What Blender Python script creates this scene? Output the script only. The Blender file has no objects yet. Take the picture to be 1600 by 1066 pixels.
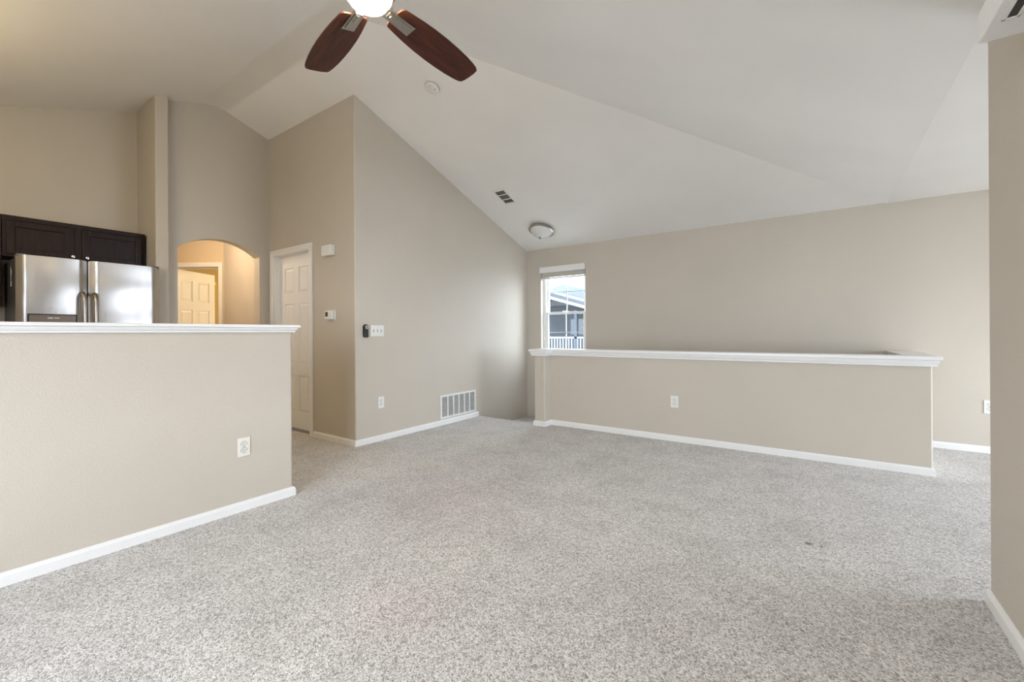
import bpy, bmesh, math, random
from mathutils import Vector, Matrix
random.seed(7)
S = bpy.context.scene
COL = S.collection
R = math.radians
PI = math.pi

# ------------------------------------------------------------------ camera
cd = bpy.data.cameras.new('camera')
cam = bpy.data.objects.new('camera', cd); COL.objects.link(cam)
YAW, ROLL = R(-35.207), R(-0.327)
fw = Vector((math.sin(YAW), math.cos(YAW), 0)); rt = Vector((math.cos(YAW), -math.sin(YAW), 0)); up = Vector((0, 0, 1))
rt2 = rt * math.cos(ROLL) + up * math.sin(ROLL); up2 = up * math.cos(ROLL) - rt * math.sin(ROLL)
cam.matrix_world = Matrix(((rt2.x, up2.x, -fw.x, 0), (rt2.y, up2.y, -fw.y, 0), (rt2.z, up2.z, -fw.z, 1.1), (0, 0, 0, 1)))
cd.sensor_width = 36; cd.lens = 671.81 * 36 / 1600
cd.shift_y = -12.7 / 1600
cd.clip_start = 0.02
S.camera = cam

# ------------------------------------------------------------------ colour management, sky, daylight
S.view_settings.view_transform = 'Standard'; S.view_settings.look = 'None'
S.view_settings.gamma = 1; S.view_settings.use_curve_mapping = False
S.view_settings.exposure = 0.06
W = bpy.data.worlds.new('sky'); S.world = W; W.use_nodes = True
nt = W.node_tree; nt.nodes.clear()
wo = nt.nodes.new('ShaderNodeOutputWorld'); bg = nt.nodes.new('ShaderNodeBackground')
tc = nt.nodes.new('ShaderNodeTexCoord'); dp = nt.nodes.new('ShaderNodeVectorMath'); dp.operation = 'DOT_PRODUCT'
dp.inputs[1].default_value = Vector((0.93, 0.22, 0.20)).normalized()
rp = nt.nodes.new('ShaderNodeValToRGB')
rp.color_ramp.elements[0].position = 0.15; rp.color_ramp.elements[0].color = (0.67, 0.75, 0.86, 1)
rp.color_ramp.elements[1].position = 0.95; rp.color_ramp.elements[1].color = (0.87, 0.97, 1.12, 1)
mr = nt.nodes.new('ShaderNodeMapRange'); mr.inputs[1].default_value = -1; mr.inputs[2].default_value = 1
nt.links.new(tc.outputs['Generated'], dp.inputs[0]); nt.links.new(dp.outputs['Value'], mr.inputs[0])
nt.links.new(mr.outputs[0], rp.inputs[0]); nt.links.new(rp.outputs[0], bg.inputs[0])
bg.inputs[1].default_value = 13.6
nt.links.new(bg.outputs[0], wo.inputs[0])

def portal(name, loc, direction, sx, sy):
    l = bpy.data.lights.new(name, 'AREA'); l.shape = 'RECTANGLE'; l.size = sx; l.size_y = sy
    l.cycles.is_portal = True
    o = bpy.data.objects.new(name, l); COL.objects.link(o); o.location = loc
    o.rotation_euler = Vector(direction).to_track_quat('-Z', 'Y').to_euler()
def lamp(name, loc, power, col, rad):
    l = bpy.data.lights.new(name, 'POINT'); l.energy = power; l.color = col; l.shadow_soft_size = rad
    o = bpy.data.objects.new(name, l); COL.objects.link(o); o.location = loc
portal('daylight_stair_window', (-3.03, 5.80, 1.42), (0, -1, 0), 0.74, 1.34)
portal('daylight_dining_door', (4.12, 4.05, 1.08), (-1, 0, 0), 2.3, 2.0)
portal('daylight_rear_window', (-0.95, -1.80, 1.18), (0, 1, 0), 2.1, 1.9)
WARM = (1.0, 0.78, 0.5)
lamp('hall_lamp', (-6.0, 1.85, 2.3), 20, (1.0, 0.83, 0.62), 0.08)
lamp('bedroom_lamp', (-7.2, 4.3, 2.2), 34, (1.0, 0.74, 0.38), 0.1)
lamp('kitchen_lamp', (-4.0, -0.2, 2.2), 26, (1.0, 0.78, 0.42), 0.15)

# ------------------------------------------------------------------ materials
def newmat(name):
    m = bpy.data.materials.new(name); m.use_nodes = True
    b = m.node_tree.nodes['Principled BSDF']
    return m, m.node_tree, b
def L(nt, a, b): nt.links.new(a, b)
def objco(nt, scale=None):
    t = nt.nodes.new('ShaderNodeTexCoord')
    if scale is None: return t.outputs['Object']
    mp = nt.nodes.new('ShaderNodeMapping'); mp.inputs['Scale'].default_value = scale
    L(nt, t.outputs['Object'], mp.inputs[0]); return mp.outputs[0]
def worldco(nt):
    g = nt.nodes.new('ShaderNodeNewGeometry'); return g.outputs['Position']
def noise(nt, co, scale, detail=2, rough=0.5):
    n = nt.nodes.new('ShaderNodeTexNoise'); n.inputs['Scale'].default_value = scale
    n.inputs['Detail'].default_value = detail; n.inputs['Roughness'].default_value = rough
    L(nt, co, n.inputs['Vector']); return n.outputs['Fac']
def ramp(nt, fac, stops):
    r = nt.nodes.new('ShaderNodeValToRGB'); e = r.color_ramp.elements
    while len(e) < len(stops): e.new(0.5)
    for i, (p, c) in enumerate(stops):
        e[i].position = p; e[i].color = (*c, 1) if len(c) == 3 else c
    L(nt, fac, r.inputs[0]); return r.outputs[0]
def bump(nt, b, h, strength, dist):
    n = nt.nodes.new('ShaderNodeBump'); n.inputs['Strength'].default_value = strength; n.inputs['Distance'].default_value = dist
    L(nt, h, n.inputs['Height']); L(nt, n.outputs[0], b.inputs['Normal'])
def plain(name, col, rough=0.5, metal=0.0, spec=0.5, nvar=0.0, nscale=30):
    m, nt, b = newmat(name)
    b.inputs['Roughness'].default_value = rough; b.inputs['Metallic'].default_value = metal
    b.inputs['Specular IOR Level'].default_value = spec
    f = noise(nt, objco(nt), nscale, 3)
    a = tuple(max(0, c * (1 - nvar)) for c in col); z = tuple(min(1, c * (1 + nvar)) for c in col)
    L(nt, ramp(nt, f, [(0.3, a), (0.7, z)]), b.inputs['Base Color'])
    return m
def paint(name, col, bumps=0.35, scale=95, dist=0.0025, rough=0.55, spec=0.3):
    m, nt, b = newmat(name)
    co = worldco(nt)
    big = noise(nt, co, 1.3, 2)
    L(nt, ramp(nt, big, [(0.3, tuple(c * 0.97 for c in col)), (0.7, tuple(c * 1.02 for c in col))]), b.inputs['Base Color'])
    b.inputs['Roughness'].default_value = rough; b.inputs['Specular IOR Level'].default_value = spec
    h = noise(nt, co, scale, 2, 0.55)
    h2 = ramp(nt, h, [(0.42, (0, 0, 0)), (0.62, (1, 1, 1))])
    bump(nt, b, h2, bumps, dist)
    return m
M = {}
M['wall'] = paint('wall_paint', (0.568, 0.512, 0.432), 0.26, 110)
M['ceiling'] = paint('ceiling_paint', (0.87, 0.845, 0.81), 0.08, 60, 0.002)
M['trim'] = plain('white_trim', (0.82, 0.81, 0.79), 0.35, nvar=0.01)
M['door'] = plain('door_paint', (0.80, 0.79, 0.77), 0.4, nvar=0.01)
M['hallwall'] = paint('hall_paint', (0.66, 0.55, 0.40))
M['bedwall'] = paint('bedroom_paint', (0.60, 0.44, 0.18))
M['plastic'] = plain('white_plastic', (0.80, 0.79, 0.75), 0.35, nvar=0.01)
M['ivory'] = plain('ivory_plastic', (0.78, 0.75, 0.68), 0.35, nvar=0.01)
M['slot'] = plain('dark_slot', (0.03, 0.028, 0.025), 0.6)
M['greyslot'] = plain('grey_slot', (0.22, 0.21, 0.20), 0.6)
M['duct'] = plain('duct_shade', (0.10, 0.095, 0.09), 0.7)
M['black'] = plain('black_plastic', (0.012, 0.012, 0.013), 0.35)
M['lcd'] = plain('lcd_screen', (0.05, 0.06, 0.05), 0.15)
M['vinyl'] = plain('window_vinyl', (0.85, 0.85, 0.83), 0.35)
M['slat'] = plain('blind_slat', (0.62, 0.59, 0.52), 0.45)
M['cord'] = plain('cord', (0.8, 0.78, 0.72), 0.8)
M['brass'] = plain('brass', (0.62, 0.42, 0.14), 0.3, 1.0)
M['screw'] = plain('screw_metal', (0.6, 0.6, 0.58), 0.35, 1.0)
M['nickel'] = plain('brushed_nickel', (0.40, 0.375, 0.34), 0.28, 1.0, nvar=0.06, nscale=60)
M['chrome'] = plain('chrome', (0.8, 0.8, 0.8), 0.12, 1.0)
M['frost'] = plain('frosted_glass', (0.72, 0.71, 0.69), 0.35)
M['graysteel'] = plain('grey_side_panel', (0.085, 0.085, 0.088), 0.42, 0.2, nvar=0.04)
M['taupe'] = plain('dispenser_panel', (0.20, 0.17, 0.15), 0.35, 0.3)
def steel():
    m, nt, b = newmat('stainless_steel')
    b.inputs['Metallic'].default_value = 1; b.inputs['Base Color'].default_value = (0.44, 0.425, 0.41, 1)
    co = objco(nt, (1, 400, 2)); f = noise(nt, co, 1.0, 2)
    L(nt, ramp(nt, f, [(0.3, (0.26,) * 3), (0.7, (0.34,) * 3)]), b.inputs['Roughness'])
    b.inputs['Anisotropic'].default_value = 0.4
    w = noise(nt, objco(nt, (2.6, 1, 3.2)), 1.0, 0)
    bump(nt, b, w, 0.6, 0.04)
    return m
M['steel'] = steel()
def wood(name, dark, light, rough, scale, spec=0.5, stretch=(1, 1, 1), coat=0.0):
    m, nt, b = newmat(name)
    co = objco(nt, stretch)
    f = noise(nt, co, scale, 5, 0.65)
    L(nt, ramp(nt, f, [(0.32, dark), (0.68, light)]), b.inputs['Base Color'])
    b.inputs['Roughness'].default_value = rough; b.inputs['Specular IOR Level'].default_value = spec
    b.inputs['Coat Weight'].default_value = coat; b.inputs['Coat Roughness'].default_value = 0.2
    bump(nt, b, f, 0.12, 0.002)
    return m
M['cabinet'] = wood('espresso_cabinet', (0.007, 0.0035, 0.003), (0.026, 0.011, 0.008), 0.36, 9, 0.22, (6, 6, 0.7), 0.0)
M['blade'] = wood('mahogany_blade', (0.035, 0.011, 0.007), (0.095, 0.029, 0.016), 0.5, 7, 0.22, (0.6, 6, 6), 0.0)
def lampglass():
    m, nt, b = newmat('lit_glass')
    b.inputs['Base Color'].default_value = (0.9, 0.88, 0.84, 1)
    b.inputs['Emission Color'].default_value = (1.0, 0.84, 0.62, 1); b.inputs['Emission Strength'].default_value = 100
    return m
M['lit'] = lampglass()
def glass():
    m, nt, b = newmat('window_glass')
    nt.nodes.clear()
    o = nt.nodes.new('ShaderNodeOutputMaterial'); tr = nt.nodes.new('ShaderNodeBsdfTransparent'); gl = nt.nodes.new('ShaderNodeBsdfGlossy')
    tr.inputs[0].default_value = (0.95, 0.97, 0.97, 1); gl.inputs['Roughness'].default_value = 0.02
    mx = nt.nodes.new('ShaderNodeMixShader'); mx.inputs[0].default_value = 0.06
    L(nt, tr.outputs[0], mx.inputs[1]); L(nt, gl.outputs[0], mx.inputs[2]); L(nt, mx.outputs[0], o.inputs[0])
    return m
M['glass'] = glass()
def carpet():
    m, nt, b = newmat('carpet_pile')
    co = worldco(nt)
    v = nt.nodes.new('ShaderNodeTexVoronoi'); v.inputs['Scale'].default_value = 190; v.inputs['Randomness'].default_value = 1
    wob = nt.nodes.new('ShaderNodeTexNoise'); wob.inputs['Scale'].default_value = 90; L(nt, co, wob.inputs['Vector'])
    ad = nt.nodes.new('ShaderNodeMixRGB'); ad.blend_type = 'ADD'; ad.inputs[0].default_value = 0.02
    L(nt, co, ad.inputs[1]); L(nt, wob.outputs['Color'], ad.inputs[2]); L(nt, ad.outputs[0], v.inputs['Vector'])
    sep = nt.nodes.new('ShaderNodeSeparateColor'); L(nt, v.outputs['Color'], sep.inputs[0])
    fleck = ramp(nt, sep.outputs[0], [(0.0, (0.30, 0.272, 0.24)), (0.28, (0.50, 0.472, 0.435)), (0.55, (0.68, 0.655, 0.622)), (1.0, (0.88, 0.855, 0.825))])
    # light and dark of the leaning pile painted in, and a few stained places
    lay = noise(nt, co, 3.0, 6, 0.7)
    layc = ramp(nt, lay, [(0.34, (0.84, 0.835, 0.83)), (0.5, (0.96, 0.96, 0.96)), (0.66, (1.04, 1.04, 1.04))])
    mu = nt.nodes.new('ShaderNodeMixRGB'); mu.blend_type = 'MULTIPLY'; mu.inputs[0].default_value = 1
    L(nt, fleck, mu.inputs[1]); L(nt, layc, mu.inputs[2])
    out = mu.outputs[0]
    for (x, y, r, c, soft) in ((-0.035, 2.70, 0.022, (0.35, 0.28, 0.26), 0.5), (0.02, 2.70, 0.012, (0.45, 0.4, 0.38), 0.5), (-1.36, 1.14, 0.26, (0.93, 0.86, 0.89), 0.0), (-2.0, 2.15, 0.75, (0.94, 0.89, 0.91), 0.1)):
        d = nt.nodes.new('ShaderNodeVectorMath'); d.operation = 'DISTANCE'; d.inputs[1].default_value = (x, y, 0.0)
        L(nt, co, d.inputs[0])
        f = ramp(nt, d.outputs['Value'], [(r * soft, c), (r, (1, 1, 1))])
        k = nt.nodes.new('ShaderNodeMixRGB'); k.blend_type = 'MULTIPLY'; k.inputs[0].default_value = 1
        L(nt, out, k.inputs[1]); L(nt, f, k.inputs[2]); out = k.outputs[0]
    L(nt, out, b.inputs['Base Color'])
    b.inputs['Roughness'].default_value = 0.95; b.inputs['Specular IOR Level'].default_value = 0.1
    b.inputs['Sheen Weight'].default_value = 0.15
    hm = nt.nodes.new('ShaderNodeMath'); hm.operation = 'SUBTRACT'; hm.inputs[0].default_value = 1
    L(nt, v.outputs['Distance'], hm.inputs[1])
    clump = noise(nt, co, 85, 2, 0.6)
    hs = nt.nodes.new('ShaderNodeMath'); hs.operation = 'ADD'; L(nt, hm.outputs[0], hs.inputs[0]); L(nt, clump, hs.inputs[1])
    bump(nt, b, hs.outputs[0], 0.6, 0.005)
    return m
M['carpet'] = carpet()
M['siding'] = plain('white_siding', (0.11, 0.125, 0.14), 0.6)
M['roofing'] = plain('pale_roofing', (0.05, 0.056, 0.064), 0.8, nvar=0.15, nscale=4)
M['porchdark'] = plain('porch_wall_painted_shade', (0.035, 0.045, 0.06), 0.7)  # shade under the eave put into a dark wall colour
M['winglass'] = plain('house_window_pane', (0.045, 0.058, 0.066), 0.2)
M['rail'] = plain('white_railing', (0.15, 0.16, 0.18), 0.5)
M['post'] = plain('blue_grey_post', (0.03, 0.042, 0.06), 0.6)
M['ground'] = plain('pale_ground', (0.34, 0.33, 0.31), 0.9, nvar=0.2, nscale=0.6)

# ------------------------------------------------------------------ mesh helpers
def bm_new(): return bmesh.new()
def box(bm, x0, x1, y0, y1, z0, z1, bev=0.0, seg=2, mat=None):
    r = bmesh.ops.create_cube(bm, size=1.0)
    vs = r['verts']
    for v in vs:
        v.co = Vector(((x0 + x1) / 2 + v.co.x * (x1 - x0), (y0 + y1) / 2 + v.co.y * (y1 - y0), (z0 + z1) / 2 + v.co.z * (z1 - z0)))
    if bev > 0:
        es = {e for v in vs for e in v.link_edges}
        vs = bmesh.ops.bevel(bm, geom=list(es), offset=bev, segments=seg, affect='EDGES', profile=0.5)['verts']
        vs = list({v for v in vs} | {v for v in vs})
    if mat is not None:
        for v in (vs if bev == 0 else connected(vs[0])): v.co = mat @ v.co
    return vs
def connected(v):
    seen = {v}; st = [v]
    while st:
        a = st.pop()
        for e in a.link_edges:
            o = e.other_vert(a)
            if o not in seen: seen.add(o); st.append(o)
    return seen
def prism(bm, poly, z0, z1):
    """poly: xy points; z0/z1 number or function of (x,y)"""
    f0 = z0 if callable(z0) else (lambda x, y: z0)
    f1 = z1 if callable(z1) else (lambda x, y: z1)
    a = [bm.verts.new((x, y, f0(x, y))) for x, y in poly]
    b = [bm.verts.new((x, y, f1(x, y))) for x, y in poly]
    n = len(poly)
    bm.faces.new(a[::-1]); bm.faces.new(b)
    for i in range(n):
        bm.faces.new((a[i], a[(i + 1) % n], b[(i + 1) % n], b[i]))
    return a + b
def extr(bm, poly, to3, d):
    """outline extruded: to3(u,v) -> Vector at front, d = extrusion vector"""
    a = [bm.verts.new(to3(u, v)) for u, v in poly]
    b = [bm.verts.new(to3(u, v) + Vector(d)) for u, v in poly]
    n = len(poly)
    bm.faces.new(a); bm.faces.new(b[::-1])
    for i in range(n):
        bm.faces.new((a[i], b[i], b[(i + 1) % n], a[(i + 1) % n]))
def lathe(bm, prof, seg=40, mat=None):
    rings = []
    for r, z in prof:
        if r < 1e-6: rings.append([bm.verts.new((0, 0, z))])
        else: rings.append([bm.verts.new((r * math.cos(2 * PI * i / seg), r * math.sin(2 * PI * i / seg), z)) for i in range(seg)])
    for A, B in zip(rings, rings[1:]):
        for i in range(seg):
            j = (i + 1) % seg
            if len(A) == 1 and len(B) == 1: continue
            if len(A) == 1: bm.faces.new((A[0], B[j], B[i]))
            elif len(B) == 1: bm.faces.new((A[i], A[j], B[0]))
            else: bm.faces.new((A[i], A[j], B[j], B[i]))
    if mat is not None:
        for rg in rings:
            for v in rg: v.co = mat @ v.co
def tube(bm, pts, r, seg=10, sx=1.0):
    pts = [Vector(p) for p in pts]; rings = []
    for i, p in enumerate(pts):
        t = (pts[min(i + 1, len(pts) - 1)] - pts[max(i - 1, 0)]).normalized()
        a = t.orthogonal().normalized() if i == 0 else (pa - t * pa.dot(t)).normalized()
        pa = a; b = t.cross(a)
        rr = r[i] if isinstance(r, (list, tuple)) else r
        rings.append([bm.verts.new(p + (a * math.cos(2 * PI * k / seg) * sx + b * math.sin(2 * PI * k / seg)) * rr) for k in range(seg)])
    for A, B in zip(rings, rings[1:]):
        for k in range(seg): bm.faces.new((A[k], A[(k + 1) % seg], B[(k + 1) % seg], B[k]))
    bm.faces.new(rings[0][::-1]); bm.faces.new(rings[-1])
def obj(name, bm, mat, parent=None, smooth=False, mats=None):
    bmesh.ops.recalc_face_normals(bm, faces=bm.faces)
    me = bpy.data.meshes.new(name); bm.to_mesh(me); bm.free()
    for m in (mats or [mat]): me.materials.append(m)
    if smooth:
        me.polygons.foreach_set('use_smooth', [True] * len(me.polygons))
        try: me.set_sharp_from_angle(angle=R(38))
        except Exception: pass
    o = bpy.data.objects.new(name, me); COL.objects.link(o)
    if smooth:
        wn = o.modifiers.new('weighted_normal', 'WEIGHTED_NORMAL'); wn.keep_sharp = True; wn.weight = 80
    if parent is not None: o.parent = parent
    return o
def thing(name, label, cat, mw, group=None):
    o = bpy.data.objects.new(name, None); COL.objects.link(o); o.empty_display_size = 0.05
    o.matrix_world = mw
    o['label'] = label; o['category'] = cat
    if group: o['group'] = group
    return o
def tag(o, label, cat, group=None):
    o['label'] = label; o['category'] = cat
    if group: o['group'] = group
    return o
def struct(name, bm, mat, parent=None, smooth=False):
    o = obj(name, bm, mat, parent, smooth)
    if parent is None: o['kind'] = 'structure'
    return o
def sroot(name, mw=Matrix()):
    o = bpy.data.objects.new(name, None); COL.objects.link(o); o.matrix_world = mw; o['kind'] = 'structure'
    return o
def at(x, y, z, rotz=0): return Matrix.Translation((x, y, z)) @ Matrix.Rotation(rotz, 4, 'Z')
FX = PI / 2      # rotation so a thing modelled facing -Y faces +X

# ------------------------------------------------------------------ key dimensions (metres)
SL = 0.35
YR, ZR = 1.98, 3.63                        # ridge
BY = 5.595                                 # stair window wall
DX = -3.662                                # pantry side wall
TY = 2.541                                 # thermostat wall
AX = -5.36                                 # arch wall
KX = -5.81                                 # kitchen wall
RX = 0.569                                 # right wall face
RY0 = -1.634                               # rear wall
PL = 2.365                                 # plate height
DIN = 4.0                                  # dining area far wall
def zA(y): return ZR - SL * (y - YR)
def zC(y): return ZR - SL * (YR - y)
def zB(x): return PL + SL * (0.578 - x)
def zceil(x, y): return min(zA(y), zC(y), zB(x))
def ztop(x, y): return zceil(x, y) + 0.012

# ------------------------------------------------------------------ floor
bm = bm_new()
box(bm, -9.8, DIN + 0.12, RY0 - 0.12, 4.42, -0.06, 0)
box(bm, 0.64, DIN + 0.12, 4.42, BY + 0.1, -0.06, 0); box(bm, -2.70, 0.64, 4.42, 4.53, -0.06, 0)
struct('floor', bm, M['carpet'])
bm = bm_new()                               # rounded carpet nosing at the stair head
lathe_pts = [(0.0, 0.0), (0.014, -0.003), (0.024, -0.013), (0.026, -0.028), (0.02, -0.06), (0, -0.06)]
extr(bm, lathe_pts, lambda u, v: Vector((DX, 4.42 + u, v)), (abs(DX) - 2.735 + 0.0, 0, 0))
struct('trim_1', bm, M['carpet'], smooth=True)
bm = bm_new()                               # landing and steps going down behind the half wall
box(bm, DX, -2.55, 4.42, BY, -0.25, -0.19)
for i in range(11):
    box(bm, -2.55 + i * 0.27, -2.55 + (i + 1) * 0.27 + 0.02, 4.60, BY, -0.19 * (i + 2) - 0.06, -0.19 * (i + 2))
    box(bm, -2.56 + i * 0.27, -2.545 + i * 0.27, 4.60, BY, -0.19 * (i + 2), -0.19 * (i + 1) - 0.0005)
box(bm, DX - 0.1, 0.9, 4.3, BY + 0.1, -2.78, -2.70)
struct('floor_stairs', bm, M['carpet'])
bm = bm_new()
box(bm, DX, 0.70, 4.38, 4.41, -2.7, -0.05); box(bm, -2.5, 0.70, 4.41, 4.59, -2.7, -0.06); box(bm, 0.62, 0.72, 4.59, BY, -2.7, -0.05)
struct('wall_stairwell', bm, M['wall'])

# ------------------------------------------------------------------ ceiling
bm = bm_new()
XL = -5.95
def poly3(pts): bm.faces.new([bm.verts.new(p) for p in pts])
hx = 0.578 - (ZR - PL) / SL
YA = BY + 0.02; YC = 2 * YR - YA
zl = zA(YA)
xe = 0.578
N = 5
# main slopes with a softly rounded ridge
def ridge_rows():
    rows = [(YC, zC(YC))]
    w = 0.16
    for i in range(N + 1):
        t = -1 + 2 * i / N
        y = YR + t * w
        rows.append((y, ZR - SL * w / 2 * (1 + t * t)))
    rows.append((YA, zA(YA)))
    return rows
rows = ridge_rows()
prev = None
for (y, z) in rows:
    xr = xe - (z - PL) / SL
    if z <= zl + 1e-6: xr = xe
    cur = (bm.verts.new((XL, y, z)), bm.verts.new((xr, y, z)), y, z)
    if prev: bm.faces.new((prev[0], prev[1], cur[1], cur[0]))
    prev = cur
bm.verts.ensure_lookup_table()
rights = [bm.verts[i] for i in range(1, len(bm.verts), 2)]
bm.faces.new(rights)
me_ceiling = obj('ceiling', bm, M['ceiling'], smooth=True); me_ceiling['kind'] = 'structure'
bm = bm_new()                               # flat ceiling of the dining area
box(bm, 0.577, DIN + 0.12, 2.38, BY + 0.02, zA(BY + 0.02), PL + 0.06)
struct('ceiling_dining', bm, M['ceiling'])
bm = bm_new()                               # hall and bedroom ceiling
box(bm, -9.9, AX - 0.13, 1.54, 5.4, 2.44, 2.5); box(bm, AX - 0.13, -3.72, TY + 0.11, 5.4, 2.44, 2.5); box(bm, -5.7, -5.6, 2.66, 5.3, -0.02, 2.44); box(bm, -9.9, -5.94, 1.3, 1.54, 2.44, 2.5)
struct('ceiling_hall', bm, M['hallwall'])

# ------------------------------------------------------------------ walls
def round_poly(pts, idx, r=0.014, seg=4):
    out = []
    n = len(pts)
    for i, p in enumerate(pts):
        if i not in idx: out.append(p); continue
        p0, p1, p2 = Vector(pts[i - 1]), Vector(p), Vector(pts[(i + 1) % n])
        a = (p0 - p1).normalized(); b = (p2 - p1).normalized()
        c = p1 + (a + b) * r
        for k in range(seg + 1):
            t = k / seg * PI / 2
            out.append(tuple(c - b * r * math.cos(t) - a * r * math.sin(t)))
    return out
# pantry block: thermostat face + tall side wall, one rounded corner
bm = bm_new()
pts = [(DX, BY + 0.1), (DX - 0.12, BY + 0.1), (DX - 0.12, TY + 0.12), (-4.452, TY + 0.12), (-4.452, TY), (DX, TY)]
prism(bm, round_poly(pts, (5,)), lambda x, y: -2.7 if y > 3 else -0.02, ztop)
struct('wall_pantry', bm, M['wall'], smooth=True)
bm = bm_new()
prism(bm, [(-4.452, TY), (-4.452, TY + 0.12), (AX - 0.0, TY + 0.12), (AX - 0.0, TY)], 2.034, ztop)
prism(bm, [(-5.245, TY), (-5.245, TY + 0.12), (AX, TY + 0.12), (AX, TY)], -0.02, 2.034)
prism(bm, [(AX, TY), (AX, TY + 0.12), (-6.70, TY + 0.12), (-6.625, TY)], -0.02, 2.45)
struct('wall_pantry_front', bm, M['wall'])
# arch wall with arched opening
bm = bm_new()
ya, yb, zs, zc = 1.634, 2.431, 2.005, 2.150
def arch_pts(n=22):
    yc = (ya + yb) / 2; half = (yb - ya) / 2; rise = zc - zs
    rad = (half * half + rise * rise) / (2 * rise); a0 = math.asin(half / rad)
    return [(yc + rad * math.sin(-a0 + 2 * a0 * i / n), zc - rad + rad * math.cos(-a0 + 2 * a0 * i / n)) for i in range(n + 1)]
ap = arch_pts()
cols_ = [(1.53, 0.0), (ya, 0.0)] + ap + [(yb, 0.0), (TY, 0.0)]
def topz(y): return min(zA(y), zC(y), ZR - 0.02) + 0.02
def arch_strip(ylo, yhi, zlo0, zlo1):
    for q in ((AX, -0.13),):
        x0_, x1_ = q[0], q[0] + q[1]
        v = [bm.verts.new(p) for p in ((x0_, ylo, zlo0), (x0_, yhi, zlo1), (x0_, yhi, topz(yhi)), (x0_, ylo, topz(ylo)), (x1_, ylo, zlo0), (x1_, yhi, zlo1), (x1_, yhi, topz(yhi)), (x1_, ylo, topz(ylo)))]
        bm.faces.new((v[0], v[1], v[2], v[3])); bm.faces.new((v[5], v[4], v[7], v[6])); bm.faces.new((v[1], v[0], v[4], v[5])); bm.faces.new((v[3], v[2], v[6], v[7]))
        return v
va = arch_strip(1.53, ya, 0, 0)
for p, q in zip(ap, ap[1:]): arch_strip(p[0], q[0], p[1], q[1])
vb = arch_strip(yb, TY, 0, 0)
for (y_, z_) in ((ya, zs), (yb, zs)):
    bm.faces.new([bm.verts.new(p) for p in ((AX, y_, 0), (AX, y_, z_), (AX - 0.13, y_, z_), (AX - 0.13, y_, 0))])
bmesh.ops.remove_doubles(bm, verts=bm.verts, dist=1e-5)
struct('wall_arch', bm, M['wall'], smooth=True)
# fin wall beside the refrigerator
bm = bm_new()
pts = [(-5.25, 1.425), (-5.25, 1.532), (KX - 0.1, 1.532), (KX - 0.1, 1.425)]
prism(bm, round_poly(pts, (0, 1), 0.012), -0.02, ztop)
struct('wall_fin', bm, M['wall'], smooth=True)
bm = bm_new()
prism(bm, [(KX, RY0 - 0.12), (KX, 1.43), (KX - 0.12, 1.43), (KX - 0.12, RY0 - 0.12)], -0.02, ztop)
struct('wall_kitchen', bm, M['wall'])
# window wall (back) with window opening
WX0, WX1, WZ0, WZ1 = -3.405, -2.665, 0.75, 2.09
bm = bm_new()
def wallbox(x0, x1, z0, z1): box(bm, x0, x1, BY, BY + 0.15, z0, z1)
wallbox(DX - 0.12, WX0, -2.7, PL + 0.02); wallbox(WX1, DIN + 0.12, -2.7, PL + 0.02)
wallbox(WX0, WX1, -2.7, WZ0); wallbox(WX0, WX1, WZ1, PL + 0.02)
bmesh.ops.remove_doubles(bm, verts=bm.verts, dist=1e-5)
struct('wall_back', bm, M['wall'])
# right wall
bm = bm_new()
pts = [(RX, 2.515), (RX, RY0 - 0.12), (RX + 0.13, RY0 - 0.12), (RX + 0.13, 2.515)]
prism(bm, round_poly(pts, (0, 3), 0.012), -0.02, PL + 0.005)
struct('wall_right', bm, M['wall'], smooth=True)
bm = bm_new()
box(bm, RX + 0.13, DIN, 2.38, 2.50, -0.02, PL)
struct('wall_dining_near', bm, M['wall'])
bm = bm_new()
for (y0, y1, z0, z1) in ((2.38, 2.9, 0, PL), (5.2, BY + 0.15, 0, PL), (2.9, 5.2, 2.08, PL)):
    box(bm, DIN, DIN + 0.12, y0, y1, z0, z1)
struct('wall_dining_far', bm, M['wall'])
# rear wall with a wide window
bm = bm_new()
for (x0, x1, z0, z1) in ((KX - 0.12, -2.0, -0.02, PL + 0.02), (0.1, RX + 0.13, -0.02, PL + 0.02), (-2.0, 0.1, -0.02, 0.25), (-2.0, 0.1, 2.12, PL + 0.02)):
    box(bm, x0, x1, RY0 - 0.12, RY0, z0, z1)
struct('wall_rear', bm, M['wall'])

# hall: slanted wall with a doorway, bedroom beyond
ANG = R(33); u = Vector((-math.cos(ANG), -math.sin(ANG), 0)); n_in = Vector((-math.sin(ANG), math.cos(ANG), 0))
P0 = Vector((-6.625, TY, 0))
MH = Matrix(((u.x, n_in.x, 0, P0.x), (u.y, n_in.y, 0, P0.y), (0, 0, 1, 0), (0, 0, 0, 1)))   # local x along wall leftwards, y into the bedroom
bm = bm_new()
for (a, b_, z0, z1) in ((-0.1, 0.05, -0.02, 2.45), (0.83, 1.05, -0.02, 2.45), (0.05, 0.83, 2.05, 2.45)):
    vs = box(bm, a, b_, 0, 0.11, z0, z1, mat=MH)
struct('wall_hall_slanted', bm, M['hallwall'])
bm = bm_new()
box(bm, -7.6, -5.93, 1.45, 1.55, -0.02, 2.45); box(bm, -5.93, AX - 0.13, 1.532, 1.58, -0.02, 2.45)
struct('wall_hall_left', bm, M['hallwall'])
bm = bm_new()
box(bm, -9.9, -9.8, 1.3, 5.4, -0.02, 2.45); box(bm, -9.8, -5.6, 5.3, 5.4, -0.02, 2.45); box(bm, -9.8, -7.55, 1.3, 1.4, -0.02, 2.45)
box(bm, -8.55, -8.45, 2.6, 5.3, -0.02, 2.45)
struct('wall_bedroom', bm, M['bedwall'])

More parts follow.
